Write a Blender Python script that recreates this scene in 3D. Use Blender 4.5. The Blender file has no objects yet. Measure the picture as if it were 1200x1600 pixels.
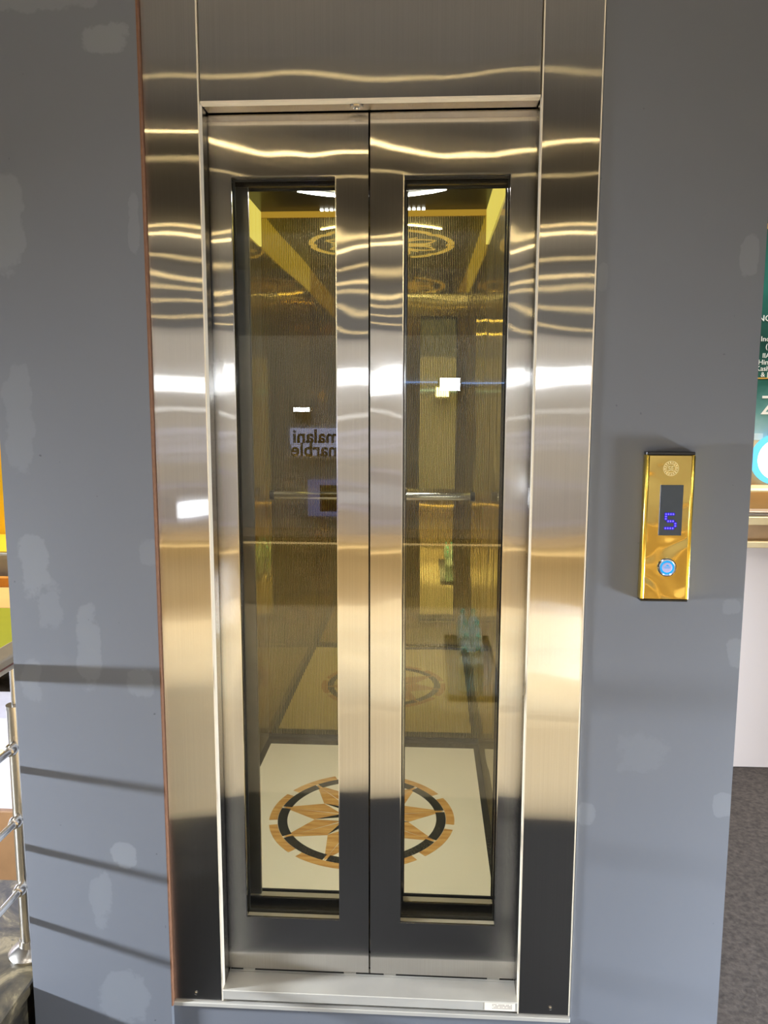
import bpy, bmesh, math, random
from mathutils import Vector, Matrix
random.seed(7)
PI = math.pi
S = bpy.context.scene
C = S.collection

# ------------------------------------------------------------------ camera
cd = bpy.data.cameras.new('camera'); cam = bpy.data.objects.new('camera', cd); C.objects.link(cam)
cd.sensor_fit = 'VERTICAL'; cd.sensor_height = 36.0; cd.lens = 1230.0 / 1600.0 * 36.0
cd.clip_start = 0.05; cd.clip_end = 100
yaw, pit, rol = 0.05511, 0.13135, 0.00224
F = Vector((-math.sin(yaw)*math.cos(pit), math.cos(yaw)*math.cos(pit), -math.sin(pit)))
R = F.cross(Vector((0, 0, 1))).normalized(); U = R.cross(F)
R2 = math.cos(rol)*R + math.sin(rol)*U; U2 = -math.sin(rol)*R + math.cos(rol)*U
M = Matrix((R2, U2, -F)).transposed().to_4x4(); M.translation = Vector((0.11355, -1.69231, 1.37836))
cam.matrix_world = M
S.camera = cam
# ------------------------------------------------------------------ world, exposure, lamps of the hall and added fill lamps
w = bpy.data.worlds.new('hall_air'); S.world = w; w.use_nodes = True
bgn = w.node_tree.nodes['Background']; bgn.inputs[0].default_value = (0.9, 0.93, 1.0, 1); bgn.inputs[1].default_value = 0.10
S.view_settings.view_transform = 'Standard'; S.view_settings.look = 'None'
S.view_settings.gamma = 1.0; S.view_settings.use_curve_mapping = False
S.view_settings.exposure = 0.0
S.cycles.max_bounces = 14; S.cycles.glossy_bounces = 8; S.cycles.transmission_bounces = 8
S.cycles.transparent_max_bounces = 16; S.cycles.diffuse_bounces = 4
S.cycles.sample_clamp_indirect = 6.0
S.cycles.blur_glossy = 0.0
S.cycles.use_denoising = True

def area(name, loc, rot, sx, sy, watt, col, spread=180):
    l = bpy.data.lights.new(name, 'AREA'); l.shape = 'RECTANGLE'; l.size = sx; l.size_y = sy
    l.energy = watt; l.color = col; l.spread = math.radians(spread)
    o = bpy.data.objects.new(name, l); C.objects.link(o); o.location = loc; o.rotation_euler = rot
    return o
# ceiling floods over the booths, plus added fills for ceiling and far wall
area('flood_over_hall', (0, -3.65, 3.9), (0, 0, 0), 7, 1.6, 170, (1.0, 0.96, 0.88), 85)
area('flood_over_opposite_booth', (0, -4.0, 3.9), (math.radians(-12), 0, 0), 7, 0.5, 18, (1, 0.98, 0.98), 80)
area('fill_on_hall_ceiling', (0, -5.3, 2.1), (PI, 0, 0), 8, 0.3, 42, (0.95, 0.97, 1.0), 170)  # unseen lamp added to lift what the upper steel mirrors
area('fill_on_far_hall_wall', (0, -12.5, 3.9), (math.radians(-66), 0, 0), 12, 0.4, 330, (0.97, 0.98, 1.0), 150)  # added lamp, turned away from view, brightens the mirrored far wall
area('flood_over_left_booth', (-2.3, 2.6, 3.9), (0, 0, 0), 1.2, 1.6, 65, (1, 0.95, 0.85), 110)
area('flood_over_right_booth', (2.3, 1.3, 3.9), (0, math.radians(10), 0), 1.0, 2.2, 84, (1, 0.96, 0.92), 110)
# added fill lamp on the lift front, no fixture known there
area('fill_on_lift_front', (-0.4, -2.2, 3.9), (math.radians(32), 0, 0), 3.0, 0.3, 5, (1.0, 0.97, 0.94), 120)
area('fill_over_bottles', (0.38, -2.62, 2.6), (0, 0, 0), 0.2, 0.2, 60, (0.95, 1.0, 1.0), 24)  # unseen lamp added so the bottles show up in the glass
# low showcase lamp to the west throws the rail shadows; the eastern fill is added
area('low_showcase_light', (-3.0, -0.58, 0.82), (math.radians(70), 0, math.radians(-77)), 0.3, 0.09, 76, (0.84, 0.91, 1.0), 90)
area('low_fill_east', (2.8, -0.7, 0.14), (math.radians(82), 0, math.radians(70)), 0.5, 0.4, 68, (0.82, 0.90, 1.0), 96)  # added to brighten the lower part of the right wall
# added fill lamp for the car floor, its mirror image behind the stile
area('car_floor_fill', (-0.105, 0.52, 2.117), (0, 0, 0), 0.14, 0.14, 9.5, (1.0, 0.96, 0.88), 100)

# ------------------------------------------------------------------ helpers
org = {}
def tag(o, label=None, cat=None, group=None, kind=None):
    if label: o['label'] = label
    if cat: o['category'] = cat
    if group: o['group'] = group
    if kind: o['kind'] = kind
    return o
def thing(name, loc, label, cat, group=None):
    o = bpy.data.objects.new(name, None); C.objects.link(o); o.location = loc; o.empty_display_size = 0.05
    org[o.name] = Vector(loc)
    return tag(o, label, cat, group)
def obj(name, bm, mat, parent=None, smooth=False, label=None, kind=None):
    off = org[parent.name] if parent is not None else Vector((0, 0, 0))
    bm.transform(Matrix.Translation(-off))
    bmesh.ops.recalc_face_normals(bm, faces=bm.faces[:])
    me = bpy.data.meshes.new(name); bm.to_mesh(me); bm.free()
    if smooth:
        me.polygons.foreach_set('use_smooth', [True]*len(me.polygons))
        try: me.set_sharp_from_angle(angle=math.radians(40))
        except Exception: pass
    o = bpy.data.objects.new(name, me); C.objects.link(o)
    for m in (mat if isinstance(mat, (list, tuple)) else [mat]): me.materials.append(m)
    if parent is not None: o.parent = parent
    org[o.name] = off
    if label: o['label'] = label
    if kind: o['kind'] = kind
    return o
def copy_tree(o, parent=None):
    c = o.copy(); C.objects.link(c); org[c.name] = org.get(o.name, Vector())
    if parent is not None: c.parent = parent
    for ch in list(o.children): copy_tree(ch, c)
    return c
def nb(): return bmesh.new()
def bx(bm, x0, x1, y0, y1, z0, z1, bev=0.0, seg=1):
    t = bmesh.new()
    vs = [t.verts.new((x, y, z)) for x in (x0, x1) for y in (y0, y1) for z in (z0, z1)]
    for f in ((0,1,3,2),(4,6,7,5),(0,4,5,1),(2,3,7,6),(0,2,6,4),(1,5,7,3)): t.faces.new([vs[i] for i in f])
    bmesh.ops.recalc_face_normals(t, faces=t.faces[:])
    if bev: bmesh.ops.bevel(t, geom=t.edges[:], offset=bev, segments=seg, affect='EDGES', profile=0.5)
    add(bm, t)
    return bm
def add(bm, t, mtx=None):
    if mtx is not None: t.transform(mtx)
    m = bpy.data.meshes.new('tmp'); t.to_mesh(m); t.free(); bm.from_mesh(m); bpy.data.meshes.remove(m)
def tube(bm, p0, p1, r, r1=None, seg=14, caps=True):
    p0, p1 = Vector(p0), Vector(p1); d = p1-p0
    t = bmesh.new()
    bmesh.ops.create_cone(t, cap_ends=caps, segments=seg, radius1=r, radius2=r if r1 is None else r1, depth=d.length)
    add(bm, t, Matrix.Translation((p0+p1)/2) @ d.to_track_quat('Z', 'Y').to_matrix().to_4x4())
    return bm
def prism(bm, pts, z0, z1, mtx=None):
    t = bmesh.new()
    a = [t.verts.new((p[0], p[1], z0)) for p in pts]; b = [t.verts.new((p[0], p[1], z1)) for p in pts]
    n = len(pts)
    t.faces.new(a[::-1]); t.faces.new(b)
    for i in range(n): t.faces.new((a[i], a[(i+1) % n], b[(i+1) % n], b[i]))
    bmesh.ops.recalc_face_normals(t, faces=t.faces[:])
    add(bm, t, mtx)
    return bm
def arc_band(bm, c, r0, r1, a0, a1, z0, z1, n=12, mtx=None):
    """a band of a ring, angles in degrees, drawn as a strip of quads with thickness"""
    t = bmesh.new(); rows = []
    for i in range(n+1):
        a = math.radians(a0+(a1-a0)*i/n); ca, sa = math.cos(a), math.sin(a)
        rows.append([t.verts.new((c[0]+r*ca, c[1]+r*sa, z)) for r, z in ((r0, z0), (r1, z0), (r1, z1), (r0, z1))])
    for i in range(n):
        for k in range(4): t.faces.new((rows[i][k], rows[i+1][k], rows[i+1][(k+1) % 4], rows[i][(k+1) % 4]))
    if abs(a1-a0) < 359.9:
        t.faces.new(rows[0]); t.faces.new(rows[-1][::-1])
    else: bmesh.ops.remove_doubles(t, verts=t.verts[:], dist=1e-6)
    bmesh.ops.recalc_face_normals(t, faces=t.faces[:])
    add(bm, t, mtx)
    return bm
def lathe(bm, prof, c, seg=20, mtx=None):
    t = bmesh.new(); rings = []
    for r, z in prof:
        rings.append([t.verts.new((r*math.cos(2*PI*i/seg), r*math.sin(2*PI*i/seg), z)) for i in range(seg)] if r > 1e-6 else [t.verts.new((0, 0, z))])
    for a, b in zip(rings, rings[1:]):
        for i in range(seg):
            j = (i+1) % seg
            if len(a) == 1 and len(b) == 1: continue
            if len(a) == 1: t.faces.new((a[0], b[i], b[j]))
            elif len(b) == 1: t.faces.new((a[i], b[0], a[j]))
            else: t.faces.new((a[i], b[i], b[j], a[j]))
    bmesh.ops.recalc_face_normals(t, faces=t.faces[:])
    add(bm, t, Matrix.Translation(c) @ (mtx if mtx is not None else Matrix.Identity(4)))
    return bm
def framed(bm, x0, x1, z0, z1, hx0, hx1, hz0, hz1, y0, y1):
    """a slab in the XZ plane with a rectangular hole, as one closed mesh"""
    t = bmesh.new()
    def ring(y, a, b, c, d): return [t.verts.new(v) for v in ((a, y, c), (b, y, c), (b, y, d), (a, y, d))]
    fo, fi = ring(y0, x0, x1, z0, z1), ring(y0, hx0, hx1, hz0, hz1)
    bo, bi = ring(y1, x0, x1, z0, z1), ring(y1, hx0, hx1, hz0, hz1)
    for i in range(4):
        j = (i+1) % 4
        t.faces.new((fo[i], fo[j], fi[j], fi[i])); t.faces.new((bo[i], bi[i], bi[j], bo[j]))
        t.faces.new((fo[i], bo[i], bo[j], fo[j])); t.faces.new((fi[i], fi[j], bi[j], bi[i]))
    bmesh.ops.recalc_face_normals(t, faces=t.faces[:])
    add(bm, t)
    return bm
def text_mesh(name, body, size, depth, mat, mtx, parent, spacing=1.0, align='LEFT', label=None):
    cu = bpy.data.curves.new('txt', 'FONT'); cu.body = body; cu.size = size; cu.extrude = depth/2; cu.space_character = spacing; cu.offset = 0.0 if depth < 0.005 else size*0.028; cu.align_x = align
    cu.resolution_u = 3
    to = bpy.data.objects.new('txt', cu); C.objects.link(to)
    dg = bpy.context.evaluated_depsgraph_get(); me = bpy.data.meshes.new_from_object(to.evaluated_get(dg))
    bpy.data.objects.remove(to); bpy.data.curves.remove(cu)
    bm = bmesh.new(); bm.from_mesh(me); bpy.data.meshes.remove(me); bm.transform(mtx)
    return obj(name, bm, mat, parent, label=label)

# ------------------------------------------------------------------ materials
class NT:
    def __init__(s, name):
        s.m = bpy.data.materials.new(name); s.m.use_nodes = True; s.t = s.m.node_tree; s.t.nodes.clear()
        s.out = s.n('ShaderNodeOutputMaterial')
    def n(s, typ, **kw):
        x = s.t.nodes.new(typ)
        for k, v in kw.items(): setattr(x, k, v)
        return x
    def l(s, a, b): s.t.links.new(a, b)
    def put(s, sock, v):
        if hasattr(v, 'is_linked'): s.l(v, sock)
        else: sock.default_value = v
    def math(s, op, a, b=0.0, c=None):
        x = s.n('ShaderNodeMath', operation=op); s.put(x.inputs[0], a); s.put(x.inputs[1], b)
        if c is not None: s.put(x.inputs[2], c)
        return x.outputs[0]
    def ramp(s, v, stops):
        x = s.n('ShaderNodeValToRGB'); s.l(v, x.inputs[0]); e = x.color_ramp.elements
        while len(e) < len(stops): e.new(0.5)
        for i, (p, c) in enumerate(stops): e[i].position = p; e[i].color = c if len(c) == 4 else (*c, 1)
        return x.outputs[0]
    def noise(s, scale=5.0, detail=2.0, rough=0.5, stretch=None, coord='Object', dist=0.0):
        tc = s.n('ShaderNodeTexCoord'); v = tc.outputs[coord]
        if stretch:
            mp = s.n('ShaderNodeMapping'); mp.inputs['Scale'].default_value = stretch; s.l(v, mp.inputs[0]); v = mp.outputs[0]
        x = s.n('ShaderNodeTexNoise'); s.l(v, x.inputs['Vector'])
        x.inputs['Scale'].default_value = scale; x.inputs['Detail'].default_value = detail; x.inputs['Roughness'].default_value = rough
        x.inputs['Distortion'].default_value = dist
        return x.outputs['Fac']
    def mixc(s, f, a, b):
        x = s.n('ShaderNodeMix', data_type='RGBA'); s.put(x.inputs[0], f); s.put(x.inputs[6], a); s.put(x.inputs[7], b); return x.outputs[2]
    def bump(s, h, strength=0.2, dist=0.01, normal=None):
        x = s.n('ShaderNodeBump'); s.l(h, x.inputs['Height']); x.inputs['Strength'].default_value = strength; x.inputs['Distance'].default_value = dist
        if normal is not None: s.l(normal, x.inputs['Normal'])
        return x.outputs[0]
    def bsdf(s, col, rough=0.5, metal=0.0, normal=None, spec=None, **kw):
        x = s.n('ShaderNodeBsdfPrincipled'); s.put(x.inputs['Base Color'], col); s.put(x.inputs['Roughness'], rough); s.put(x.inputs['Metallic'], metal)
        if normal is not None: s.l(normal, x.inputs['Normal'])
        if spec is not None: x.inputs['Specular IOR Level'].default_value = spec
        for k, v in kw.items(): s.put(x.inputs[k], v)
        return x.outputs[0]
    def mix(s, f, a, b):
        x = s.n('ShaderNodeMixShader'); s.put(x.inputs[0], f); s.l(a, x.inputs[1]); s.l(b, x.inputs[2]); return x.outputs[0]
    def done(s, sh): s.l(sh, s.out.inputs[0]); return s.m
def rgb(r, g, b):
    f = lambda v: (v/255/12.92) if v/255 <= 0.04045 else ((v/255+0.055)/1.055)**2.4
    return (f(r), f(g), f(b), 1)
def plain(name, col, rough=0.5, metal=0.0, grain=0.06, scale=30.0, bumpd=0.0, **kw):
    t = NT(name); nz = t.noise(scale, 3)
    c2 = tuple(min(1, c*(1+grain*2)) for c in col[:3])+(1,); c1 = tuple(c*(1-grain*2) for c in col[:3])+(1,)
    c = t.mixc(nz, c1, c2)
    nrm = t.bump(nz, 0.3, bumpd) if bumpd else None
    return t.done(t.bsdf(c, rough, metal, nrm, **kw))
def glow(name, col, strength):
    t = NT(name); e = t.n('ShaderNodeEmission'); e.inputs[0].default_value = col; e.inputs[1].default_value = strength
    return t.done(e.outputs[0])
def brushed(name, col, wav=0.00035, u1=0.0014, wide=0.27, axis=(0.0, 0.03, 1.0)):
    """sheet steel with a vertical hairline finish: sharp along the grain, spread across it, the sheet gently buckled"""
    t = NT(name)
    geo = t.n('ShaderNodeNewGeometry')
    big = t.noise(2.3, 1.0, 0.4, (1.0, 1.0, 1.6))
    mid = t.noise(6.0, 1.0, 0.4, (1.0, 1.0, 0.8))
    hgt = t.math('ADD', big, t.math('MULTIPLY', mid, 0.18))
    nrm = t.bump(hgt, 1.0, wav*8)
    streak = t.noise(1.0, 4, 0.6, (420, 420, 1.2))
    c = t.mixc(streak, tuple(x*0.86 for x in col[:3])+(1,), tuple(min(1, x*1.10) for x in col[:3])+(1,))
    def lobe(u, v, cc):
        g = t.n('ShaderNodeBsdfAnisotropic', distribution='BECKMANN'); t.l(cc, g.inputs['Color'])
        r2 = math.sqrt(u*v); an = 1-math.sqrt(u/v)
        g.inputs['Roughness'].default_value = math.sqrt(r2); g.inputs['Anisotropy'].default_value = an
        tv = t.n('ShaderNodeCombineXYZ')
        for i in range(3): tv.inputs[i].default_value = axis[i]
        t.l(tv.outputs[0], g.inputs['Tangent']); t.l(nrm, g.inputs['Normal'])
        return g.outputs[0]
    return t.done(t.mix(0.28, lobe(u1, wide, c), lobe(u1*7, wide*1.1, c)))
STEEL = brushed('brushed_steel', (0.62, 0.61, 0.595, 1))
STEEL_DOOR = brushed('brushed_steel_door', (0.61, 0.60, 0.585, 1), wav=0.0006)
STEEL_SILL = plain('sill_aluminium', (0.60, 0.575, 0.52, 1), 0.38, 0.4, 0.05, scale=14)
CHROME = plain('polished_steel', (0.70, 0.70, 0.69, 1), 0.12, 1.0, 0.03)
WARMSTEEL = plain('rail_steel', (0.72, 0.68, 0.62, 1), 0.22, 1.0, 0.03)
BLACK = plain('black_gasket', (0.006, 0.006, 0.006, 1), 0.6)
DARKGREY = plain('dark_shaft', (0.012, 0.012, 0.012, 1), 0.8)
MDF = plain('raw_board_edge', rgb(120, 82, 58), 0.8, scale=90, grain=0.15)
CARPET = plain('grey_carpet', rgb(66, 60, 56), 0.95, scale=70, grain=0.5, bumpd=0.006)
BEIGEFLOOR = plain('beige_floor', rgb(222, 202, 164), 0.35, scale=4, grain=0.03)
GLASS_MAT = None
def glass(name, tint, base=0.022):
    t = NT(name)
    tr = t.n('ShaderNodeBsdfTransparent'); tr.inputs[0].default_value = tint
    gl = t.n('ShaderNodeBsdfGlossy'); gl.inputs['Roughness'].default_value = 0.0; gl.inputs[0].default_value = (1, 1, 1, 1)
    lw = t.n('ShaderNodeLayerWeight'); lw.inputs['Blend'].default_value = 0.5
    f = t.math('ADD', t.math('MULTIPLY', t.math('POWER', lw.outputs['Facing'], 4.0), 0.85), base)
    return t.done(t.mix(f, tr.outputs[0], gl.outputs[0]))
GLASS = glass('clear_glass', (0.965, 0.975, 0.96, 1), 0.036)
GLASS_CAR = glass('coated_glass', (0.965, 0.975, 0.96, 1), 0.004)

def grey_paint(name, patches):
    """satin grey paint over filler: touched-up patches, brush clouds, pits"""
    t = NT(name)
    tc = t.n('ShaderNodeTexCoord')
    sep = t.n('ShaderNodeSeparateXYZ'); t.l(tc.outputs['Object'], sep.inputs[0])
    wob = t.noise(9.0, 5, 0.65); wob2 = t.noise(26.0, 3, 0.6)
    wv = t.math('ADD', t.math('MULTIPLY', t.math('SUBTRACT', wob, 0.5), 4.6), t.math('MULTIPLY', t.math('SUBTRACT', wob2, 0.5), 1.8))
    total = None
    for (px, pz, rx, rz, k) in patches:
        dx = t.math('POWER', t.math('ABSOLUTE', t.math('DIVIDE', t.math('SUBTRACT', sep.outputs[0], px), rx)), 2.6)
        dz = t.math('POWER', t.math('ABSOLUTE', t.math('DIVIDE', t.math('SUBTRACT', sep.outputs[2], pz), rz)), 2.6)
        d = t.math('ADD', t.math('ADD', dx, dz), wv)
        mr = t.n('ShaderNodeMapRange'); t.l(d, mr.inputs[0])
        mr.inputs[1].default_value = 1.15; mr.inputs[2].default_value = 0.75; mr.inputs[3].default_value = 0; mr.inputs[4].default_value = k
        total = mr.outputs[0] if total is None else t.math('MAXIMUM', total, mr.outputs[0])
    cloud = t.noise(2.2, 3, 0.5)
    c = t.mixc(cloud, rgb(104, 108, 116), rgb(109, 112, 119))
    c = t.mixc(total, c, rgb(124, 128, 134))
    pits = t.ramp(t.noise(60, 1, 0.5), [(0.80, (1, 1, 1)), (0.84, (0.55, 0.55, 0.55))])
    x = t.n('ShaderNodeMix', data_type='RGBA', blend_type='MULTIPLY'); x.inputs[0].default_value = 1; t.l(c, x.inputs[6]); t.l(pits, x.inputs[7])
    nr = t.bump(t.noise(14, 4, 0.5), 0.05, 0.01)
    return t.done(t.bsdf(x.outputs[2], 0.42, 0.0, nr, spec=0.35))

def gold_wall(name, axis):
    """gold mirror sheet etched with fine upright lines"""
    t = NT(name)
    tc = t.n('ShaderNodeTexCoord'); sep = t.n('ShaderNodeSeparateXYZ'); t.l(tc.outputs['Object'], sep.inputs[0])
    fr = t.math('FRACT', t.math('MULTIPLY', sep.outputs[axis], 1/0.0068))
    st = t.ramp(fr, [(0.0, (0, 0, 0)), (0.10, (1, 1, 1)), (0.38, (1, 1, 1)), (0.48, (0, 0, 0))])
    nr = t.bump(t.noise(2.6, 1, 0.4, (1, 1, 0.5)), 1.0, 0.0045)
    mir = t.bsdf((0.47, 0.36, 0.11, 1), 0.02, 1.0, nr)
    etch = t.bsdf((0.26, 0.21, 0.075, 1), 0.5, 0.5, nr)
    return t.done(t.mix(st, mir, etch))
GOLD_X = gold_wall('etched_gold_mirror_back', 0)
GOLD_Y = gold_wall('etched_gold_mirror_side', 1)
GOLDPLAIN = plain('gold_sheet', (0.62, 0.46, 0.14, 1), 0.10, 1.0, 0.03, scale=6)
GOLDFRONT = plain('gold_mirror_front', (0.50, 0.40, 0.17, 1), 0.05, 1.0, 0.02, scale=6)
def gold_panel(name):
    t = NT(name)
    nr = t.bump(t.noise(11, 1.0, 0.4, (1, 1, 1), dist=0.6), 1.0, 0.006)
    return t.done(t.bsdf((0.74, 0.57, 0.19, 1), 0.09, 1.0, nr))
GOLDCALL = gold_panel('polished_gold')
GOLDRIM = plain('gold_rim', (0.92, 0.66, 0.12, 1), 0.16, 1.0, 0.02)
CEIL_CAR = plain('black_gloss_ceiling', (0.016, 0.016, 0.015, 1), 0.25, 0.0, 0.05, spec=0.08)
CREAM = plain('cream_marble', rgb(222, 213, 188), 0.12, 0, 0.03, scale=5)
GRANITE = plain('dark_granite', rgb(50, 50, 46), 0.14, 0, 0.2, scale=200)
def wood(name, a, b, rot=0):
    t = NT(name); nz = t.noise(7, 4, 0.6, (1.0, 9.0, 1.0))
    return t.done(t.bsdf(t.ramp(nz, [(0.3, a), (0.7, b)]), 0.22))
WOOD = wood('inlay_wood', rgb(166, 116, 58), rgb(214, 172, 104))
LED = glow('warm_white_led', (1, 0.95, 0.87, 1), 125)
LEDROW = glow('white_led', (1, 0.97, 0.88, 1), 8)
def cove_wash_glow():
    t = NT('cove_wash_gold'); e = t.n('ShaderNodeEmission')
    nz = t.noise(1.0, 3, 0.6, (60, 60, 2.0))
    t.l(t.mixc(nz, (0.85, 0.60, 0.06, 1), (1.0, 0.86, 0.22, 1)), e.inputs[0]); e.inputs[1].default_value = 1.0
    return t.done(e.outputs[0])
COVE = cove_wash_glow()  # emission paints the cove light washing the upper side walls
CORN = glow('cornice_led_glow', (0.85, 0.48, 0.05, 1), 0.55)  # glow painted in for the led light caught by the gold trim
ORN = glow('backlit_ornament', (1.0, 0.78, 0.36, 1), 1.6)

# ------------------------------------------------------------------ setting
XLo, XRo, XLi, XRi = -0.4808, 0.4565, -0.3632, 0.3363
D1 = 0.066
FL = -0.15                      # hall floor
def struct(name, bm, mat, parent=None, label=None):
    o = obj(name, bm, mat, parent)
    if parent is None: o['kind'] = 'structure'
    if label: o['label'] = label
    return o
P_L = grey_paint('grey_wall_paint_west', [(-0.546, 2.125, 0.050, 0.030, 0.85), (-0.70, 2.21, 0.14, 0.035, 0.6), (-0.79, 1.76, 0.045, 0.10, 0.6), (-0.76, 1.03, 0.035, 0.09, 0.6), (-0.73, 0.93, 0.03, 0.07, 0.4),
    (-0.645, 0.84, 0.028, 0.085, 0.55), (-0.53, 0.765, 0.03, 0.035, 0.5), (-0.585, 0.34, 0.028, 0.035, 0.8), (-0.64, 0.22, 0.03, 0.08, 0.45), (-0.78, 1.36, 0.03, 0.12, 0.4), (-0.505, 1.76, 0.012, 0.06, 0.5), (-0.78, 0.76, 0.025, 0.05, 0.4), (-0.50, 1.06, 0.02, 0.03, 0.4), (-0.60, -0.03, 0.06, 0.07, 0.5)])
P_R = grey_paint('grey_wall_paint_east', [(0.51, 2.2, 0.05, 0.022, 0.6), (0.765, 1.69, 0.018, 0.04, 0.6), (0.785, 0.85, 0.02, 0.035, 0.6), (0.78, 0.50, 0.02, 0.03, 0.6), (0.478, 0.47, 0.02, 0.03, 0.6), (0.47, 1.65, 0.012, 0.03, 0.4), (0.60, 0.62, 0.06, 0.05, 0.25), (0.77, 0.955, 0.02, 0.02, 0.5)])
wl = struct('wall_left', bx(nb(), -0.822, XLo-0.004, -0.012, 0.05, FL, 2.7), P_L)
struct('board_edge', bx(nb(), XLo-0.004, XLo-0.0005, -0.0118, 0.05, -0.04, 2.7), MDF, wl)
wr = struct('wall_right', bx(nb(), XRo+0.0025, 0.796, 0.0035, 0.05, FL, 2.7), P_R)
struct('wall_bottom', bx(nb(), XLo-0.004, XRo+0.0025, 0.004, 0.05, FL, -0.046), P_R)
struct('wall_shaft_left', bx(nb(), -0.822, -0.79, 0.05, 1.75, FL, 2.7), P_L)
struct('wall_shaft_right', bx(nb(), 0.764, 0.796, 0.05, 1.75, FL, 2.7), P_R)
struct('wall_shaft_back', bx(nb(), -0.79, 0.764, 1.72, 1.75, FL, 2.7), DARKGREY)
struct('ceiling_shaft', bx(nb(), -0.822, 0.796, 0.05, 1.75, 2.7, 2.74), DARKGREY)
struct('floor', bx(nb(), -9, 9, -1.08, 9, FL-0.1, FL), CARPET)
struct('floor_entry', bx(nb(), -0.80, 3.2, -1.08, -0.02, FL, FL+0.004), plain('added_dark_carpet', rgb(30, 28, 27), 0.95, scale=70, grain=0.3))  # darker floor piece added so the steel mirrors a dark foreground
struct('floor_beige', bx(nb(), -9, 9, -17.2, -1.08, FL-0.1, FL+0.002), BEIGEFLOOR)
HALLDARK = plain('dark_hall', rgb(120, 122, 127), 0.9, scale=1.5, grain=0.1)
struct('ceiling', bx(nb(), -9, 9, -17.2, 9, 4.6, 4.7), plain('hall_ceiling', rgb(150, 148, 145), 0.9, scale=1.0, grain=0.1))
struct('wall_back', bx(nb(), -9, 9, -17.2, -17, FL, 4.6), HALLDARK)
struct('wall_hall_left', bx(nb(), -9.2, -9, -17.2, 9, FL, 4.6), HALLDARK)
struct('wall_hall_right', bx(nb(), 9, 9.2, -17.2, 9, FL, 4.6), HALLDARK)
struct('wall_front', bx(nb(), -9, 9, 9, 9.2, FL, 4.6), HALLDARK)
struct('wall_opposite', bx(nb(), -4.5, 4.5, -4.6, -4.5, FL, 1.95), plain('booth_white', rgb(222, 220, 218), 0.6, scale=2))

# ------------------------------------------------------------------ lift entrance frame
fr = thing('elevator_door_frame', (0, 0, -0.04), 'tall brushed steel lift entrance frame with header panel, set in the grey wall', 'door frame')
obj('jamb', bx(nb(), XLo, XLi, 0, 0.058, -0.033, 2.7, 0.0016, 2), STEEL, fr)
obj('jamb', bx(nb(), XRi, XRo, 0, 0.058, -0.033, 2.7, 0.0016, 2), STEEL, fr)
obj('header_panel', bx(nb(), XLi+0.0025, XRi-0.0025, 0.0, 0.058, 2.0, 2.7, 0.0016, 2), STEEL, fr)
EDGE = plain('bare_sheet_edge', (0.80, 0.72, 0.58, 1), 0.45, 0.3, 0.04)
for x0, x1, za in ((XLi-0.0028, XLi+0.0004, -0.03), (XRi-0.0004, XRi+0.0026, -0.03), (XRo-0.0024, XRo+0.0004, -0.03)):
    obj('edge_strip', bx(nb(), x0, x1, -0.0006, 0.02, za, 2.7), EDGE, fr)
obj('edge_strip', bx(nb(), XLi+0.0025, XRi-0.0025, -0.0006, 0.02, 1.9996, 2.0032), EDGE, fr)
lk = lathe(nb(), [(0, 0.0), (0.012, 0.0), (0.0145, -0.002), (0.0135, -0.0045), (0.009, -0.0045), (0.007, -0.002), (0, -0.002)], (-0.040, 0.030, 2.0), 24)
obj('release_lock', lk, CHROME, fr, True)
sl = nb(); bx(sl, XLi-0.0, XRi+0.0, -0.003, 0.0640, -0.024, 0.0, 0.0012)
obj('sill', sl, STEEL_SILL, fr)
rs_ = struct('trim_1', bx(nb(), XLi, XRi, 0.0645, 0.145, -0.024, 0.0), STEEL_SILL)
gr = nb(); bx(gr, XLi+0.002, XRi-0.002, 0.070, 0.074, 0.0, 0.0008); bx(gr, XLi+0.002, XRi-0.002, 0.090, 0.094, 0.0, 0.0008)
obj('sill_groove', gr, BLACK, rs_)
obj('sill_trim', bx(nb(), XLo-0.001, XRo+0.001, -0.006, 0.01, -0.044, -0.0335, 0.001), STEEL_SILL, fr)
for (x, z) in ((-0.428, -0.012), (0.412, -0.012)):
    obj('screw', lathe(nb(), [(0.0045, 0), (0.004, 0.002), (0.002, 0.003), (0, 0.0032)], (x, 0.0, z), 12, Matrix.Rotation(PI/2, 4, 'X')), CHROME, fr, True)
# sticker on the sill: white with faint grey print (no code)
PAPER = plain('sticker_paper', rgb(228, 218, 204), 0.6); PRINT = plain('sticker_print', rgb(150, 142, 132), 0.7)
sk = thing('sticker', (0.30, -0.003, -0.012), 'small white sticker at the end of the steel door sill', 'sticker')
obj('label_sheet', bx(nb(), 0.259, 0.330, -0.0038, -0.0031, -0.0215, -0.0025), PAPER, sk)
pr = nb()
for r in range(4):
    for i in range(13):
        if random.random() < 0.75: bx(pr, 0.277+i*0.0036, 0.277+i*0.0036+0.0026, -0.0041, -0.0038, -0.0165+r*0.0032, -0.0150+r*0.0032)
obj('print', pr, PRINT, sk)

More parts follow.
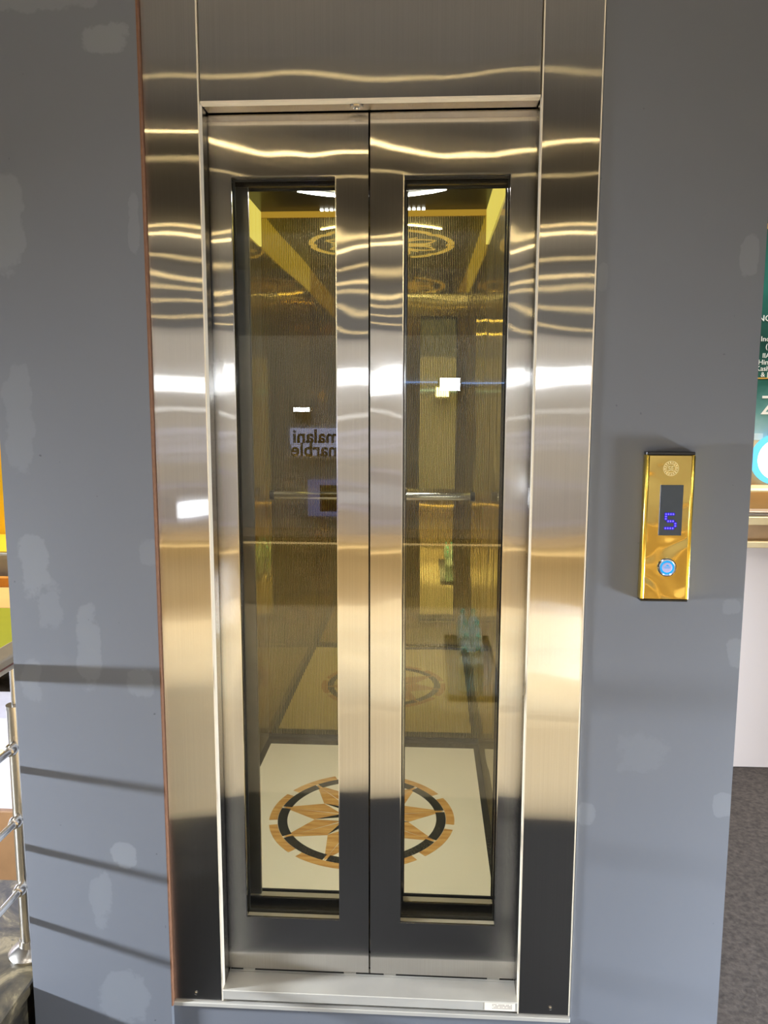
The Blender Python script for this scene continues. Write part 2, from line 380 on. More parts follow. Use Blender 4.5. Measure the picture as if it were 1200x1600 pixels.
# ------------------------------------------------------------------ doors
LEDGE = plain('satin_ledge', (0.62, 0.56, 0.42, 1), 0.45, 0.35)
def leaf(name, label, x0, x1, hx0, hx1, z0, z1, hz0, hz1, y0, y1, mat, glass_y, cat='door'):
    t = thing(name, ((x0+x1)/2, (y0+y1)/2, z0), label, cat)
    obj('door_panel', framed(nb(), x0, x1, z0, z1, hx0, hx1, hz0, hz1, y0, y1), mat, t)
    obj('glass_pane', bx(nb(), hx0-0.0, hx1+0.0, glass_y, glass_y+0.006, hz0, hz1), GLASS if y0 < 0.12 else GLASS_CAR, t)
    e = 0.0022                                   # thin chrome lip round the opening
    rm = nb(); framed(rm, hx0-0.0005, hx1+0.0005, hz0-0.0005, hz1+0.0005, hx0+e, hx1-e, hz0+e, hz1-e, y0+0.0005, y0+0.004)
    obj('window_lip', rm, CHROME, t)
    obj('window_ledge', bx(nb(), hx0+0.002, hx1-0.002, y0+0.003, glass_y-0.001, hz0+0.0002, hz0+0.0016), LEDGE, t)
    gk = nb(); framed(gk, hx0, hx1, hz0, hz1, hx0+0.004, hx1-0.004, hz0+0.004, hz1-0.004, glass_y+0.0062, glass_y+0.010)
    obj('gasket', gk, BLACK, t)
    return t
dl = leaf('landing_door', 'steel landing door leaf with narrow glass window, on the left of the centre gap', XLi-0.03, -0.0185, -0.318, -0.088, 0.007, 2.03, 0.143, 1.873, D1, D1+0.034, STEEL_DOOR, D1+0.019)
dr = leaf('landing_door', 'steel landing door leaf with narrow glass window, on the call panel side', -0.0145, XRi+0.03, 0.056, 0.286, 0.007, 2.03, 0.143, 1.873, D1, D1+0.034, STEEL_DOOR, D1+0.019)
for t, x0, x1 in ((dl, -0.36, -0.02), (dr, -0.012, 0.33)):   # sliding shoes in the sill under the leaf
    for xx in (x0+0.03, x1-0.06):
        obj('door_shoe', bx(nb(), xx, xx+0.03, D1+0.003, D1+0.012, 0.0005, 0.009, 0.0006), CHROME, t)
cl = leaf('car_door', 'inner lift car door leaf behind the left landing window', -0.37, -0.018, -0.330, -0.088, 0.007, 2.03, 0.143, 1.875, 0.146, 0.182, STEEL_DOOR, 0.170)
cr = leaf('car_door', 'inner lift car door leaf behind the right landing window', -0.014, 0.335, 0.060, 0.288, 0.007, 2.03, 0.143, 1.875, 0.146, 0.182, STEEL_DOOR, 0.170)
obj('glass_bead', bx(nb(), -0.330, -0.3005, 0.158, 0.1695, 0.1435, 1.8745, 0.001), plain('bead_steel', (0.22, 0.22, 0.21, 1), 0.3, 0.8), cl)

# ------------------------------------------------------------------ lift car
CX0, CX1, CY0, CY1, CZ = -0.545, 0.335, 0.19, 1.46, 2.13
car = thing('elevator_car', (-0.105, 0.82, 0), 'gold mirrored lift car with cream compass floor, seen through the door windows', 'elevator')
obj('back_wall', bx(nb(), CX0, CX1, CY1, CY1+0.02, -0.02, CZ), GOLD_X, car)
obj('side_wall', bx(nb(), CX0-0.02, CX0, CY0, CY1+0.02, -0.02, CZ), GOLD_Y, car)
obj('side_wall', bx(nb(), CX1, CX1+0.02, CY0, CY1+0.02, -0.02, CZ), GOLD_Y, car)
obj('front_panel', bx(nb(), CX0-0.02, -0.371, CY0-0.03, CY0, -0.02, CZ), GOLDFRONT, car)
obj('door_header', bx(nb(), -0.371, CX1+0.02, CY0-0.004, CY0+0.012, 2.0, CZ), GOLDFRONT, car)
obj('cornice', bx(nb(), CX0, CX1, CY1-0.012, CY1, CZ-0.020, CZ), CORN, car, label='gold cornice strip')
obj('skirting', bx(nb(), CX0, CX1, CY1-0.008, CY1, 0.0, 0.012), GRANITE, car)
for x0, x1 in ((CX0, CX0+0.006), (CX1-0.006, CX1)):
    obj('cove_glow_panel', bx(nb(), x0, x1, CY0+0.01, CY1-0.012, CZ-0.13, CZ-0.001), COVE, car, label='glowing yellow panel standing in for cove light on the wall')
# floor
fs = obj('floor_slab', bx(nb(), CX0, CX1, CY0-0.004, CY1, -0.03, 0.0), GRANITE, car)
obj('marble_inlay', bx(nb(), -0.522, 0.312, 0.235, 1.382, 0.0, 0.0008), CREAM, fs)
MC = (-0.0975, 0.818); NP = 9; Z0 = 0.0008
for k in range(NP):
    a = 10.5+40*k
    # broken outer wood petals
    bm = arc_band(nb(), MC, 0.285, 0.313, a-17, a+17, Z0, Z0+0.0006, 10); obj('wood_arc', bm, WOOD, fs)
    bm = arc_band(nb(), MC, 0.252, 0.284, a+1.2, a+38.8, Z0, Z0+0.0008, 12); obj('black_arc', bm, GRANITE, fs)
    def P(r, d): return (MC[0]+r*math.cos(math.radians(d)), MC[1]+r*math.sin(math.radians(d)))
    for sgn in (-1, 1):
        bm = prism(nb(), [P(0.02, a+sgn*10), P(0.160, a+sgn*20), P(0.283, a)], Z0, Z0+0.0007+0.0001*sgn); obj('star_point', bm, WOOD, fs)
    for sgn in (-1, 1):
        bm = prism(nb(), [P(0.004, a+20), P(0.070, a+20+sgn*20), P(0.160, a+20)], Z0+0.0008, Z0+0.0016+0.0001*sgn); obj('star_ray', bm, GRANITE if sgn < 0 else CREAM, fs)
# ceiling with the backlit ornament
cp = obj('ceiling_panel', bx(nb(), CX0, CX1, CY0, CY1, CZ, CZ+0.02), CEIL_CAR, car)
OC = (-0.105, 0.83); zt, zb = CZ-0.0005, CZ-0.004
for k in range(8):
    a = 45*k
    obj('ornament_arc', arc_band(nb(), OC, 0.318, 0.345, a+5, a+40, zb, zt, 12), ORN, cp)
    q = (OC[0]+0.345*math.cos(math.radians(a)), OC[1]+0.345*math.sin(math.radians(a)))
    bm = arc_band(nb(), q, 0.018, 0.040, a+100, a+260, zb, zt, 10); obj('ornament_crescent', bm, ORN, cp)
    # interlaced petals, drawn as open loops
    bm = nb(); rp = []
    for sgn in (-1, 1):
        pts0 = []; pts1 = []
        for i in range(9):
            u = i/8; r = 0.10+0.17*u; wdt = math.sin(PI*u)*15
            for lst, dw in ((pts0, 0), (pts1, 4.5)):
                aa = math.radians(a+22.5+sgn*(wdt+dw*(1-0.5*u)-2)); lst.append((OC[0]+r*math.cos(aa), OC[1]+r*math.sin(aa)))
        for i in range(8): prism(bm, [pts0[i], pts0[i+1], pts1[i+1], pts1[i]], zb, zt)
    obj('ornament_petal', bm, ORN, cp)
    bm = prism(nb(), [(OC[0]+r*math.cos(math.radians(a+d)), OC[1]+r*math.sin(math.radians(a+d))) for r, d in ((0.03, 0), (0.10, 11), (0.23, 0), (0.10, -11))], zb, zt); obj('ornament_leaf', bm, ORN, cp)
for a0, a1 in ((50, 84), (96, 130)):
    obj('arc_light', arc_band(nb(), (-0.09, 0.855), 0.391, 0.403, a0, a1, CZ-0.003, CZ-0.0005, 16), LED, cp)
bm = nb()
for i in range(22): bx(bm, -0.305+i*0.0185, -0.305+i*0.0185+0.012, 1.418, 1.434, CZ-0.004, CZ-0.0003)
obj('led_row', bm, LEDROW, cp)
obj('fill_lamp_ring', arc_band(nb(), (-0.105, 0.52), 0.10, 0.125, 0, 360, CZ-0.006, CZ-0.0005, 28), CHROME, cp)  # ring dressing the added fill lamp
# handrail
HZ = 1.033
hr = obj('handrail', tube(nb(), (-0.495, 1.405, HZ), (0.283, 1.405, HZ), 0.0185, seg=24), CHROME, car, True)
for x, s in ((-0.495, -1), (0.283, 1)):
    obj('end_cap', tube(nb(), (x, 1.405, HZ), (x+s*0.018, 1.405, HZ), 0.0200, 0.018, 20), BLACK, hr, True)
for x in (-0.30, 0.09):
    obj('rail_bracket', tube(nb(), (x, 1.41, HZ), (x, CY1, HZ), 0.008, seg=12), CHROME, hr, True)

# ------------------------------------------------------------------ call panel
cpn = thing('call_panel', (0.62, 0.0035, 0.97), 'slim gold lift call panel with blue floor display and lit button on the grey wall', 'call panel')
px0, px1, pz0, pz1 = 0.5705, 0.6705, 0.9735, 1.283
obj('panel_body', bx(nb(), px0+0.006, px1-0.006, -0.0195, 0.0035, pz0+0.001, pz1-0.001, 0.0012, 2), GOLDCALL, cpn)
for x0, x1 in ((px0-0.001, px0+0.0075), (px1-0.0075, px1+0.001)):
    obj('side_rim', bx(nb(), x0, x1, -0.0205, 0.0035, pz0, pz1, 0.003, 3), GOLDRIM, cpn, True)
obj('top_cap', bx(nb(), px0, px1, -0.0185, 0.003, pz1-0.0005, pz1+0.006, 0.001), plain('black_cap', (0.01, 0.01, 0.01, 1), 0.25), cpn)
obj('bottom_cap', bx(nb(), px0, px1, -0.0185, 0.003, pz0-0.004, pz0+0.0005, 0.001), plain('black_cap_low', (0.01, 0.01, 0.01, 1), 0.25), cpn)
sc = obj('display', bx(nb(), 0.6015, 0.649, -0.0212, -0.019, 1.113, 1.220, 0.0004), plain('smoked_display', rgb(54, 62, 70), 0.25), cpn)
DIG = ['11110', '10000', '10000', '01110', '00001', '00001', '11110']
bm = nb(); bm2 = nb()
for r, row in enumerate(DIG):
    for c_, ch in enumerate(row):
        x = 0.6155+c_*0.0050; z = 1.1585-r*0.0050
        if ch == '1':
            tube(bm, (x, -0.0212, z), (x, -0.0218, z), 0.0014, seg=8)
            tube(bm2, (x, -0.0212, z), (x, -0.0215, z), 0.0034, seg=10)
obj('digit_halo', bm2, glow('blue_led_halo', (0.05, 0.02, 0.95, 1), 0.9), sc)
obj('digit', bm, glow('blue_led', (0.30, 0.26, 1.0, 1), 1.6), sc)
RX = Matrix.Rotation(PI/2, 4, 'X')
bc = (0.6225, -0.0195, 1.0445)
bt = obj('button', lathe(nb(), [(0.0195, 0), (0.0195, 0.003), (0.0175, 0.0045), (0.0150, 0.0040), (0.0150, 0.001)], bc, 32, RX), plain('chrome_blue_ring', (0.5, 0.62, 0.95, 1), 0.10, 1.0), cpn, True)
obj('light_ring', lathe(nb(), [(0.0150, 0.002), (0.0150, 0.0042), (0.0108, 0.0042), (0.0108, 0.002)], bc, 32, RX), glow('cyan_ring', (0.03, 0.42, 1.0, 1), 1.1), bt)
obj('button_face', lathe(nb(), [(0.0108, 0.001), (0.0108, 0.0046), (0.009, 0.0052), (0, 0.0054)], bc, 32, RX), plain('lilac_button', rgb(176, 178, 226), 0.35), bt)
ar = nb(); ay = -0.0195-0.0056
for h, wd in ((0.0015, 0.0065), (-0.0010, 0.0065)): bx(ar, bc[0]-wd, bc[0]+wd, ay, ay+0.0006, bc[2]+h-0.0005, bc[2]+h+0.0005)
prism(ar, [(-0.0042, 0.0035), (0.0042, 0.0035), (0.0, 0.0068)], 0, 0.0006, Matrix.Translation((bc[0], ay+0.0006, bc[2])) @ RX)
obj('arrow', ar, glow('cyan_arrow', (0.02, 0.50, 1.0, 1), 1.0), bt)
ec = (0.6215, -0.0195, 1.2545)
PALEGOLD = plain('pale_etched_gold', (0.95, 0.83, 0.50, 1), 0.35, 1.0)
bm = nb(); arc_band(bm, (0, 0), 0.0148, 0.0158, 0, 360, 0, 0.0005, 32, Matrix.Translation(ec) @ RX); arc_band(bm, (0, 0), 0.0088, 0.0096, 0, 360, 0, 0.0005, 28, Matrix.Translation(ec) @ RX)
for k in range(16): arc_band(bm, (0, 0), 0.0108, 0.0136, k*22.5, k*22.5+11, 0, 0.0005, 2, Matrix.Translation(ec) @ RX)
for i in range(3):
    z = ec[2]-0.004+i*0.004; bx(bm, ec[0]-0.0055, ec[0]-0.0008, ec[1]-0.0006, ec[1], z-0.0008, z+0.0008); bx(bm, ec[0]+0.0008, ec[0]+0.0055, ec[1]-0.0006, ec[1], z-0.0008, z+0.0008)
bx(bm, ec[0]-0.0055, ec[0]-0.0042, ec[1]-0.0006, ec[1], ec[2], ec[2]+0.004); bx(bm, ec[0]-0.0021, ec[0]-0.0008, ec[1]-0.0006, ec[1], ec[2]-0.004, ec[2]); bx(bm, ec[0]+0.0008, ec[0]+0.0021, ec[1]-0.0006, ec[1], ec[2]-0.004, ec[2]+0.004)
obj('emblem', bm, PALEGOLD, cpn)

# ------------------------------------------------------------------ left of the lift: railing on a stone step, booth behind
def marble():
    t = NT('dark_marble'); nz = t.noise(7, 6, 0.7, dist=1.2)
    return t.done(t.bsdf(t.ramp(nz, [(0.38, rgb(34, 31, 26)), (0.52, rgb(74, 66, 50)), (0.60, rgb(122, 110, 84)), (0.66, rgb(40, 37, 30))]), 0.28))
STONE = marble()
stp = thing('stone_step', (-1.6, -0.6, FL), 'dark marbled stone step under the steel railing at the left edge', 'step')
obj('tread', bx(nb(), -2.4, -0.832, -2.0, 0.40, -0.03, 0.0, 0.004), STONE, stp)
obj('riser', bx(nb(), -2.38, -0.842, -1.98, 0.38, FL, -0.03), STONE, stp)
rl = thing('railing', (-0.90, 0.10, 0.0), 'polished steel stair railing with three crossbars beside the grey wall', 'railing')
PXR, PYR = -0.886, 0.10
obj('post', tube(nb(), (PXR, PYR, 0.0), (PXR, PYR, 0.656), 0.0215, seg=20), WARMSTEEL, rl, True)
obj('stem', tube(nb(), (PXR, PYR, 0.656), (PXR, PYR, 0.765), 0.0095, seg=14), WARMSTEEL, rl, True)
obj('collar', tube(nb(), (PXR, PYR, 0.650), (PXR, PYR, 0.659), 0.0225, seg=20), WARMSTEEL, rl, True)
obj('base_flange', lathe(nb(), [(0.052, 0.0), (0.052, 0.006), (0.045, 0.014), (0.026, 0.024), (0.024, 0.04), (0.0, 0.04)], (PXR, PYR, 0.0002), 24), WARMSTEEL, rl, True)
for z in (0.555, 0.369, 0.190):
    b = obj('crossbar', tube(nb(), (PXR, PYR, z), (PXR-0.02, -1.1, z), 0.0085, seg=12), WARMSTEEL, rl, True)
    obj('bar_joint', lathe(nb(), [(0, -0.018), (0.013, -0.012), (0.016, 0), (0.013, 0.012), (0, 0.018)], (PXR-0.001, PYR-0.030, z), 14, RX), WARMSTEEL, b, True)
hb = nb(); bx(hb, PXR-0.035, PXR+0.026, -1.2, 0.17, 0.762, 0.800, 0.006, 2)
obj('top_rail', hb, plain('tan_rail', rgb(196, 178, 150), 0.3, scale=12), rl)
bx_ = nb(); bx(bx_, PXR-0.036, PXR+0.027, -1.19, 0.169, 0.776, 0.780)
obj('rail_stripe', bx_, plain('red_brown_stripe', rgb(142, 84, 60), 0.4), rl)
YEL = plain('yellow_panel', rgb(250, 205, 50), 0.5, scale=2, grain=0.03)
yb = thing('display_wall', (-2.6, 3.2, FL), 'bright yellow booth wall beyond the railing', 'booth wall')
obj('wall_board', bx(nb(), -3.9, -2.2, 3.2, 3.3, FL, 1.40, 0.004), YEL, yb)
obj('wall_cap', bx(nb(), -3.92, -2.18, 3.18, 3.32, 1.40, 1.75, 0.004), plain('taupe_cap', rgb(176, 160, 128), 0.6), yb)
def table(name, label, x0, x1, y0, y1, z, mat, th=0.03):
    t = thing(name, ((x0+x1)/2, (y0+y1)/2, FL), label, 'table')
    obj('tabletop', bx(nb(), x0, x1, y0, y1, z-th, z, 0.004), mat, t)
    for xx in (x0+0.05, x1-0.05):
        for yy in (y0+0.05, y1-0.05): obj('leg', tube(nb(), (xx, yy, FL), (xx, yy, z-th), 0.018, seg=10), WARMSTEEL, t, True)
    return t
table('table', 'yellow table against the bright yellow booth wall', -3.3, -1.95, 2.6, 3.19, 0.565, YEL)
ot = table('table', 'orange table with a raised back edge in front of the grey chair', -2.9, -1.45, 1.79, 2.24, 0.45, plain('pale_orange_top', rgb(242, 200, 124), 0.5, scale=3))
obj('back_edge', bx(nb(), -2.9, -1.45, 2.20, 2.24, 0.4505, 0.50, 0.003), plain('orange_edge', rgb(222, 150, 60), 0.5), ot)
table('table', 'low yellow-green table right behind the railing', -2.4, -1.15, 0.98, 1.6, 0.50, plain('lime_top', rgb(178, 178, 8), 0.6, scale=8), 0.05)
ch = thing('chair', (-2.15, 2.42, FL), 'pale grey plastic chair between the orange and yellow tables', 'chair')
CHM = plain('grey_plastic', rgb(176, 176, 170), 0.5)
obj('seat', bx(nb(), -2.45, -1.80, 2.32, 2.55, 0.26, 0.29, 0.012, 2), CHM, ch)
obj('backrest', bx(nb(), -2.45, -1.80, 2.29, 2.32, 0.46, 0.612, 0.012, 2), CHM, ch)
for xx in (-2.42, -1.83):
    obj('back_post', tube(nb(), (xx, 2.305, 0.27), (xx, 2.305, 0.50), 0.012, seg=8), WARMSTEEL, ch, True)
    for yy in (2.34, 2.53): obj('leg', tube(nb(), (xx, yy, FL), (xx, yy, 0.265), 0.012, seg=8), WARMSTEEL, ch, True)
bp = thing('plinth', (-1.9, 0.75, FL), 'pale lavender display plinth behind the railing bars', 'plinth')
obj('plinth_body', bx(nb(), -2.4, -1.15, 0.62, 0.86, FL, 0.40, 0.004), plain('lavender_board', rgb(206, 204, 224), 0.5), bp)
obj('plinth_base', bx(nb(), -2.42, -1.13, 0.60, 0.88, FL, 0.10, 0.003), plain('brown_base', rgb(130, 96, 62), 0.5), bp)
obj('plinth_trim', bx(nb(), -2.41, -1.14, 0.61, 0.87, 0.285, 0.30), plain('cream_trim', rgb(226, 200, 150), 0.5), bp)

# ------------------------------------------------------------------ right of the lift: counter, banner, lit ring
WHITE = plain('white_laminate', rgb(226, 214, 208), 0.4, scale=2, grain=0.02)
CRM = plain('cream_edge', rgb(244, 222, 170), 0.45)
TAN = plain('tan_board', rgb(196, 164, 124), 0.5)
ct = thing('reception_counter', (2.1, 1.8, FL), 'white booth counter with cream edges at the right edge', 'counter')
obj('counter_body', bx(nb(), 1.30, 3.0, 1.60, 2.1, FL+0.001, 0.81, 0.003), WHITE, ct)
obj('edge_strip', bx(nb(), 1.29, 3.01, 1.585, 2.1, 0.81, 0.835, 0.002), CRM, ct)
obj('recess', bx(nb(), 1.31, 3.0, 1.62, 2.1, 0.835, 0.905), TAN, ct)
obj('counter_top', bx(nb(), 1.29, 3.01, 1.585, 2.12, 0.905, 0.938, 0.002), CRM, ct)
obj('plinth', bx(nb(), 1.33, 2.98, 1.64, 2.08, FL, FL+0.002), BLACK, ct)
CARD = plain('cardboard', rgb(228, 188, 124), 0.7, scale=8)
b1 = thing('carton', (1.62, 1.83, 0.938), 'tan cardboard carton on the white counter', 'box')
obj('carton_body', bx(nb(), 1.475, 1.90, 1.72, 2.02, 0.9382, 1.03, 0.003), CARD, b1)
obj('flap', bx(nb(), 1.465, 1.91, 1.70, 1.80, 1.03, 1.036), CRM, b1)
lp = thing('laptop', (1.52, 1.66, 0.938), 'grey laptop lying on the counter in front of the carton', 'laptop')
obj('keyboard_half', bx(nb(), 1.40, 1.70, 1.60, 1.70, 0.9382, 0.952, 0.003), plain('grey_laptop', rgb(120, 112, 104), 0.4), lp)
obj('lid', bx(nb(), 1.40, 1.70, 1.60, 1.70, 0.953, 0.959, 0.002), plain('silver_lid', rgb(170, 150, 128), 0.35), lp)
bw = thing('booth_wall', (2.4, 2.25, FL), 'beige booth wall behind the white counter, carrying the lit ring', 'booth wall')
obj('wall_board', bx(nb(), 1.42, 3.6, 2.25, 2.33, FL, 1.225), plain('beige_board', rgb(232, 196, 142), 0.55, scale=2, grain=0.03), bw)
rs = thing('ring_sign', (1.86, 2.22, 1.12), 'round white and cyan lit sign on the beige booth wall', 'sign')
rc = (1.812, 2.249, 1.135)
obj('light_disc', lathe(nb(), [(0.100, 0), (0.100, 0.02), (0.0, 0.021)], rc, 40, RX), glow('white_sign', (1, 1, 1, 1), 2.6), rs)
obj('light_rim', lathe(nb(), [(0.124, 0), (0.124, 0.03), (0.101, 0.03), (0.101, 0.0)], rc, 40, RX), glow('cyan_sign', (0.16, 0.62, 1.0, 1), 1.5), rs)
def banner_mat():
    t = NT('teal_print'); tc = t.n('ShaderNodeTexCoord'); sep = t.n('ShaderNodeSeparateXYZ'); t.l(tc.outputs['Object'], sep.inputs[0])
    nz = t.noise(3.0, 4, 0.6)
    zz = t.math('ADD', sep.outputs[2], t.math('MULTIPLY', t.math('SUBTRACT', nz, 0.5), 0.35))
    c = t.ramp(zz, [(0.0, rgb(170, 205, 214)), (0.16, rgb(96, 150, 150)), (0.27, rgb(30, 92, 84)), (0.45, rgb(16, 62, 54)), (0.75, rgb(30, 104, 92)), (1.0, rgb(22, 74, 64))])
    return t.done(t.bsdf(c, 0.4))
bn = thing('banner', (2.4, 2.25, 1.225), 'dark teal printed banner with white lettering above the beige booth wall', 'banner')
obj('sheet', bx(nb(), 1.42, 3.6, 2.26, 2.32, 1.226, 2.9), banner_mat(), bn)
WT = plain('white_print', rgb(235, 238, 236), 0.5); GOLDP = plain('gold_print', rgb(206, 160, 70), 0.4)
bx_ = nb(); bx(bx_, 1.45, 3.5, 2.2575, 2.2595, 2.22, 2.245); bx(bx_, 1.45, 3.5, 2.2575, 2.2595, 1.522, 1.528); obj('gold_line', bx_, GOLDP, bn)
def bt_(body, size, x, z):
    text_mesh('lettering', body, size, 0.002, WT, Matrix.Translation((x, 2.2585, z)) @ RX, bn)
for body, size, x, z in (('S', 0.036, 1.735, 1.985), ('NO', 0.040, 1.688, 1.795), ('Ind', 0.034, 1.706, 1.70), ('(I', 0.034, 1.730, 1.665), ('IIA', 0.032, 1.718, 1.622), ('Him', 0.034, 1.700, 1.590), ('Kash', 0.034, 1.690, 1.560), ('& J', 0.032, 1.716, 1.532), ('Z', 0.13, 1.725, 1.352)):
    bt_(body, size, x, z)
bm = nb(); random.seed(3)
for i in range(26):
    x = 1.45+i*0.08; h = random.uniform(0.03, 0.11); bx(bm, x, x+random.uniform(0.03, 0.06), 2.2578, 2.2594, 1.228, 1.228+h)
obj('skyline_print', bm, plain('pale_skyline', rgb(206, 224, 226), 0.5), bn, kind='stuff')

# ------------------------------------------------------------------ the hall behind the camera, mirrored in steel, glass and gold
LAMPS = [(-0.25, 3.23, 0.16), (-0.33, 4.33, 1), (-0.4, 5.21, 0.2), (-0.53, 7.05, 0.5), (-0.57, 7.57, 1), (-0.68, 9.14, 0.3), (-0.79, 10.65, 0.45), (-0.87, 11.65, 0.35), (-1.01, 13.55, 0.3), (-1.23, 16.61, 0.3)]
def pendant(x, y, z, k, label):
    t = thing('pendant_lamp', (x, -y, z), label, 'lamp', 'warm pendant lamps of the hall')
    m = bpy.data.materials.get('warm_bulb_%d' % int(k*10)) or glow('warm_bulb_%d' % int(k*10), (1.0, 0.74, 0.34, 1), 110*k)
    sz = 0.006*(y+1.7)/5.0; L = 0.03*(y+1.7)
    obj('bulb', bx(nb(), x-L, x+L, -y-sz, -y+sz, z-sz, z+sz, sz*0.5), m, t)
    obj('shade', bx(nb(), x-L-0.01, x+L+0.01, -y-0.03, -y+0.03, z+sz+0.001, z+0.09, 0.006), HOUS, t)
    obj('cord', tube(nb(), (x, -y, z+0.09), (x, -y, 4.6), 0.004, seg=6), HOUS, t)
HOUS = plain('fixture_housing', (0.05, 0.05, 0.05, 1), 0.5)
for i, (x, y, k) in enumerate(LAMPS):
    pendant(x, y, 3.3, k, 'warm pendant lamp over the aisle, %s in order of distance from the lift' % ('first second third fourth fifth sixth seventh eighth ninth tenth'.split()[i]))
FLOODW = glow('flood_lens', (0.95, 0.98, 1.0, 1), 26)
def flood(x, z, wd, h, label, mat=FLOODW):
    t = thing('flood_light', (x, -4.5, z), label, 'light', 'white flood lights on the opposite booth')
    obj('lens', bx(nb(), x-wd/2, x+wd/2, -4.452, -4.446, z-h/2, z+h/2), mat, t)
    obj('housing', bx(nb(), x-wd/2-0.01, x+wd/2+0.01, -4.5, -4.452, z-h/2-0.01, z+h/2+0.01, 0.006), HOUS, t)
flood(0.285, 1.565, 0.16, 0.10, 'bright white flood light on the opposite booth, straight across from the lift')
flood(-0.90, 1.364, 0.13, 0.034, 'flat white lamp above the lit sign on the opposite booth')
for i, x in enumerate((-2.6, -1.75, 1.15, 1.9, 2.7)):  # extra lamps added to even out the white band in the steel
    flood(x, 1.60, 0.22, 0.12, ('%s added white flood light along the top of the opposite booth' % ['first', 'second', 'third', 'fourth', 'fifth'][i]))
ls = thing('led_strip', (0.3, -4.5, 1.585), 'thin blue-white led strip on the opposite booth', 'light')
obj('strip', bx(nb(), -0.30, 0.19, -4.5, -4.485, 1.577, 1.590), glow('blue_white_strip', (0.35, 0.55, 1.0, 1), 5), ls)
obj('strip', bx(nb(), 0.38, 0.85, -4.5, -4.485, 1.570, 1.583), ls.children[0].data.materials[0], ls)
sg = thing('sign', (-0.72, -4.5, 1.06), 'lit lilac-white sign with dark lettering on the opposite booth', 'sign')
LIL = glow('lilac_sign', (0.66, 0.70, 1.0, 1), 3.2)
obj('light_panel', bx(nb(), -1.0, -0.50, -4.5, -4.48, 1.085, 1.215), LIL, sg)
obj('light_panel', bx(nb(), -0.99, -0.50, -4.5, -4.48, 0.995, 1.08), LIL, sg)
TM = Matrix.Rotation(PI, 4, 'Z') @ RX
DK = plain('dark_letter', (0.01, 0.01, 0.03, 1), 0.5)
text_mesh('lettering', 'malani', 0.15, 0.006, DK, Matrix.Translation((-0.595, -4.477, 1.100)) @ TM, sg)
text_mesh('lettering', 'marble', 0.15, 0.006, DK, Matrix.Translation((-0.575, -4.477, 0.992)) @ TM, sg)
tvt = thing('television', (-0.63, -4.5, 0.65), 'flat screen in a pale lilac frame below the lit sign', 'television')
obj('frame', bx(nb(), -0.86, -0.34, -4.5, -4.475, 0.50, 0.80, 0.006), glow('lilac_frame', (0.55, 0.56, 1.0, 1), 1.4), tvt)
obj('screen', bx(nb(), -0.76, -0.38, -4.476, -4.471, 0.54, 0.755), plain('screen_brown', rgb(74, 54, 44), 0.3), tvt)
cb = thing('counter', (0, -4.25, FL), 'long beige booth counter with warm led lines facing the lift', 'counter')
obj('counter_body', bx(nb(), -4.2, 4.2, -4.49, -4.1, FL, 0.36), plain('beige_counter', rgb(224, 204, 164), 0.45, scale=2), cb)
obj('counter_top', bx(nb(), -4.25, 4.25, -4.495, -4.05, 0.36, 0.40, 0.003), plain('tan_top', rgb(140, 118, 88), 0.5), cb)
obj('led_line', bx(nb(), -4.2, 4.2, -4.096, -4.085, 0.335, 0.348), glow('warm_line', (1, 0.72, 0.32, 1), 4.0), cb)
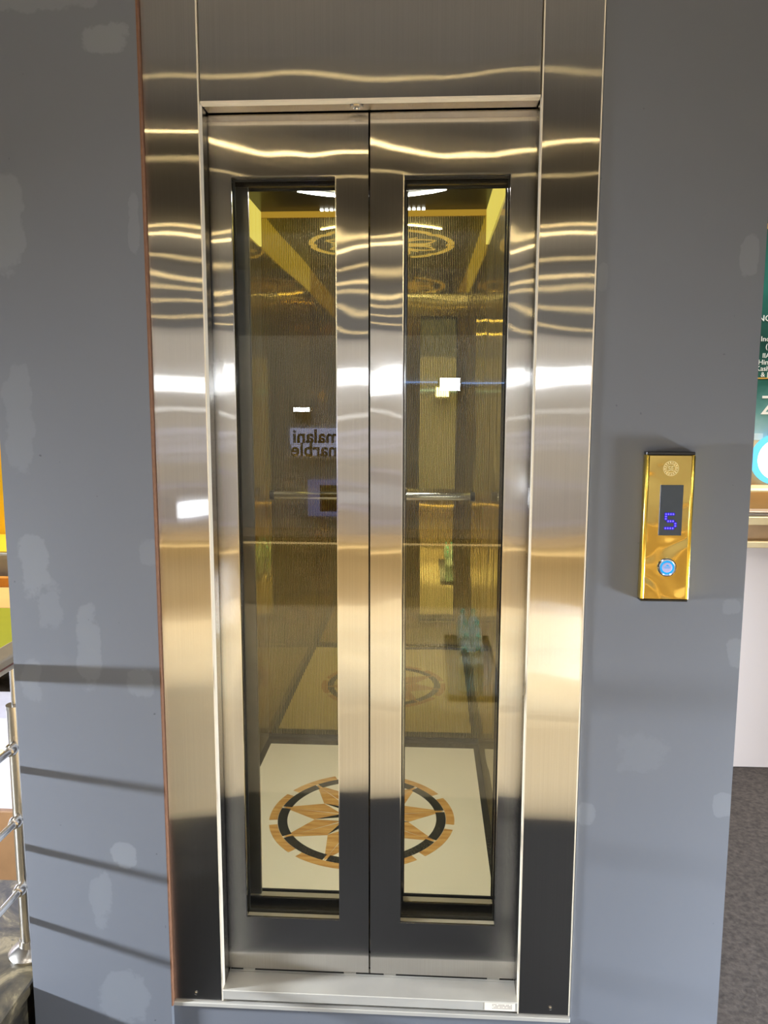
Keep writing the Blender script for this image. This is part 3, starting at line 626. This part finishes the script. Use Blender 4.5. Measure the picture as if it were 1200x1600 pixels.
# bottles standing on the floor beside the aisle
zb0 = FL+0.0125
ty = thing('tray', (0.38, -2.65, FL+0.002), 'long black tray added as dark contrast under the water bottles', 'tray')  # unseen tray added as dark backing for the bottles' reflection
TRM = plain('black_tray', (0.012, 0.012, 0.012, 1), 0.6)
obj('tray_base', bx(nb(), 0.24, 0.52, -3.22, -2.12, FL+0.0025, FL+0.012), TRM, ty)
for x0, x1, y0, y1 in ((0.235, 0.24, -3.225, -2.115), (0.52, 0.525, -3.225, -2.115), (0.24, 0.52, -3.225, -3.22), (0.24, 0.52, -2.12, -2.115)): obj('rim', bx(nb(), x0, x1, y0, y1, FL+0.0025, FL+0.035), TRM, ty)
def cloudy():
    t = NT('bottle_plastic'); tr = t.n('ShaderNodeBsdfTransparent'); tr.inputs[0].default_value = (0.75, 0.93, 0.87, 1)
    return t.done(t.mix(0.6, tr.outputs[0], t.bsdf((0.86, 0.94, 0.92, 1), 0.08)))
BOT = cloudy(); CAPM = plain('green_cap', rgb(70, 150, 136), 0.4); LAB = plain('bottle_label', rgb(170, 200, 196), 0.5)
proto = None
ORD = ['first', 'second', 'third', 'fourth']
for i, (bx0, by0) in enumerate(((0.325, 2.26), (0.342, 2.52), (0.352, 2.80), (0.345, 3.08))):
    for j in range(2):
        loc = (bx0+j*0.070, -by0, zb0)
        blab = 'clear water bottle with green cap, %s one of the %s row on the black tray' % (['inner', 'outer'][j], ORD[i])
        if proto is None:
            proto = thing('water_bottle', loc, blab, 'bottle', 'water bottles on the hall floor')
            o0 = Vector(loc)
            obj('bottle_body', lathe(nb(), [(0, 0.001), (0.030, 0.001), (0.033, 0.008), (0.031, 0.06), (0.033, 0.075), (0.033, 0.15), (0.026, 0.185), (0.013, 0.205), (0.013, 0.222)], o0, 18), BOT, proto, True)
            obj('paper_band', lathe(nb(), [(0.0336, 0.085), (0.0336, 0.14)], o0, 18), LAB, proto, True)
            obj('cap', lathe(nb(), [(0.0155, 0.216), (0.0155, 0.236), (0.014, 0.238), (0, 0.238)], o0, 16), CAPM, proto, True)
        else:
            c = copy_tree(proto); c.location = loc; c['label'] = blab
for i, (lx, ly, a) in enumerate(((0.60, 2.25, 0.5), (0.64, 2.02, -0.3))):
    lf = thing('leaflet', (lx, -ly, FL+0.002), ['folded white leaflet on the floor beside the bottles', 'folded white leaflet on the floor nearest the lift'][i], 'leaflet', 'white leaflets on the floor')
    lf.rotation_euler = (0, 0, a)
    for k, sg_ in enumerate((-1, 1)):
        bm = nb(); prism(bm, [(0, 0.10), (sg_*0.055, 0.0), (sg_*0.055+0.003, 0.0), (0.003, 0.10)], -0.075, 0.075, Matrix.Translation((lx, -ly, FL+0.003)) @ RX)
        obj('page', bm, PAPER, lf)
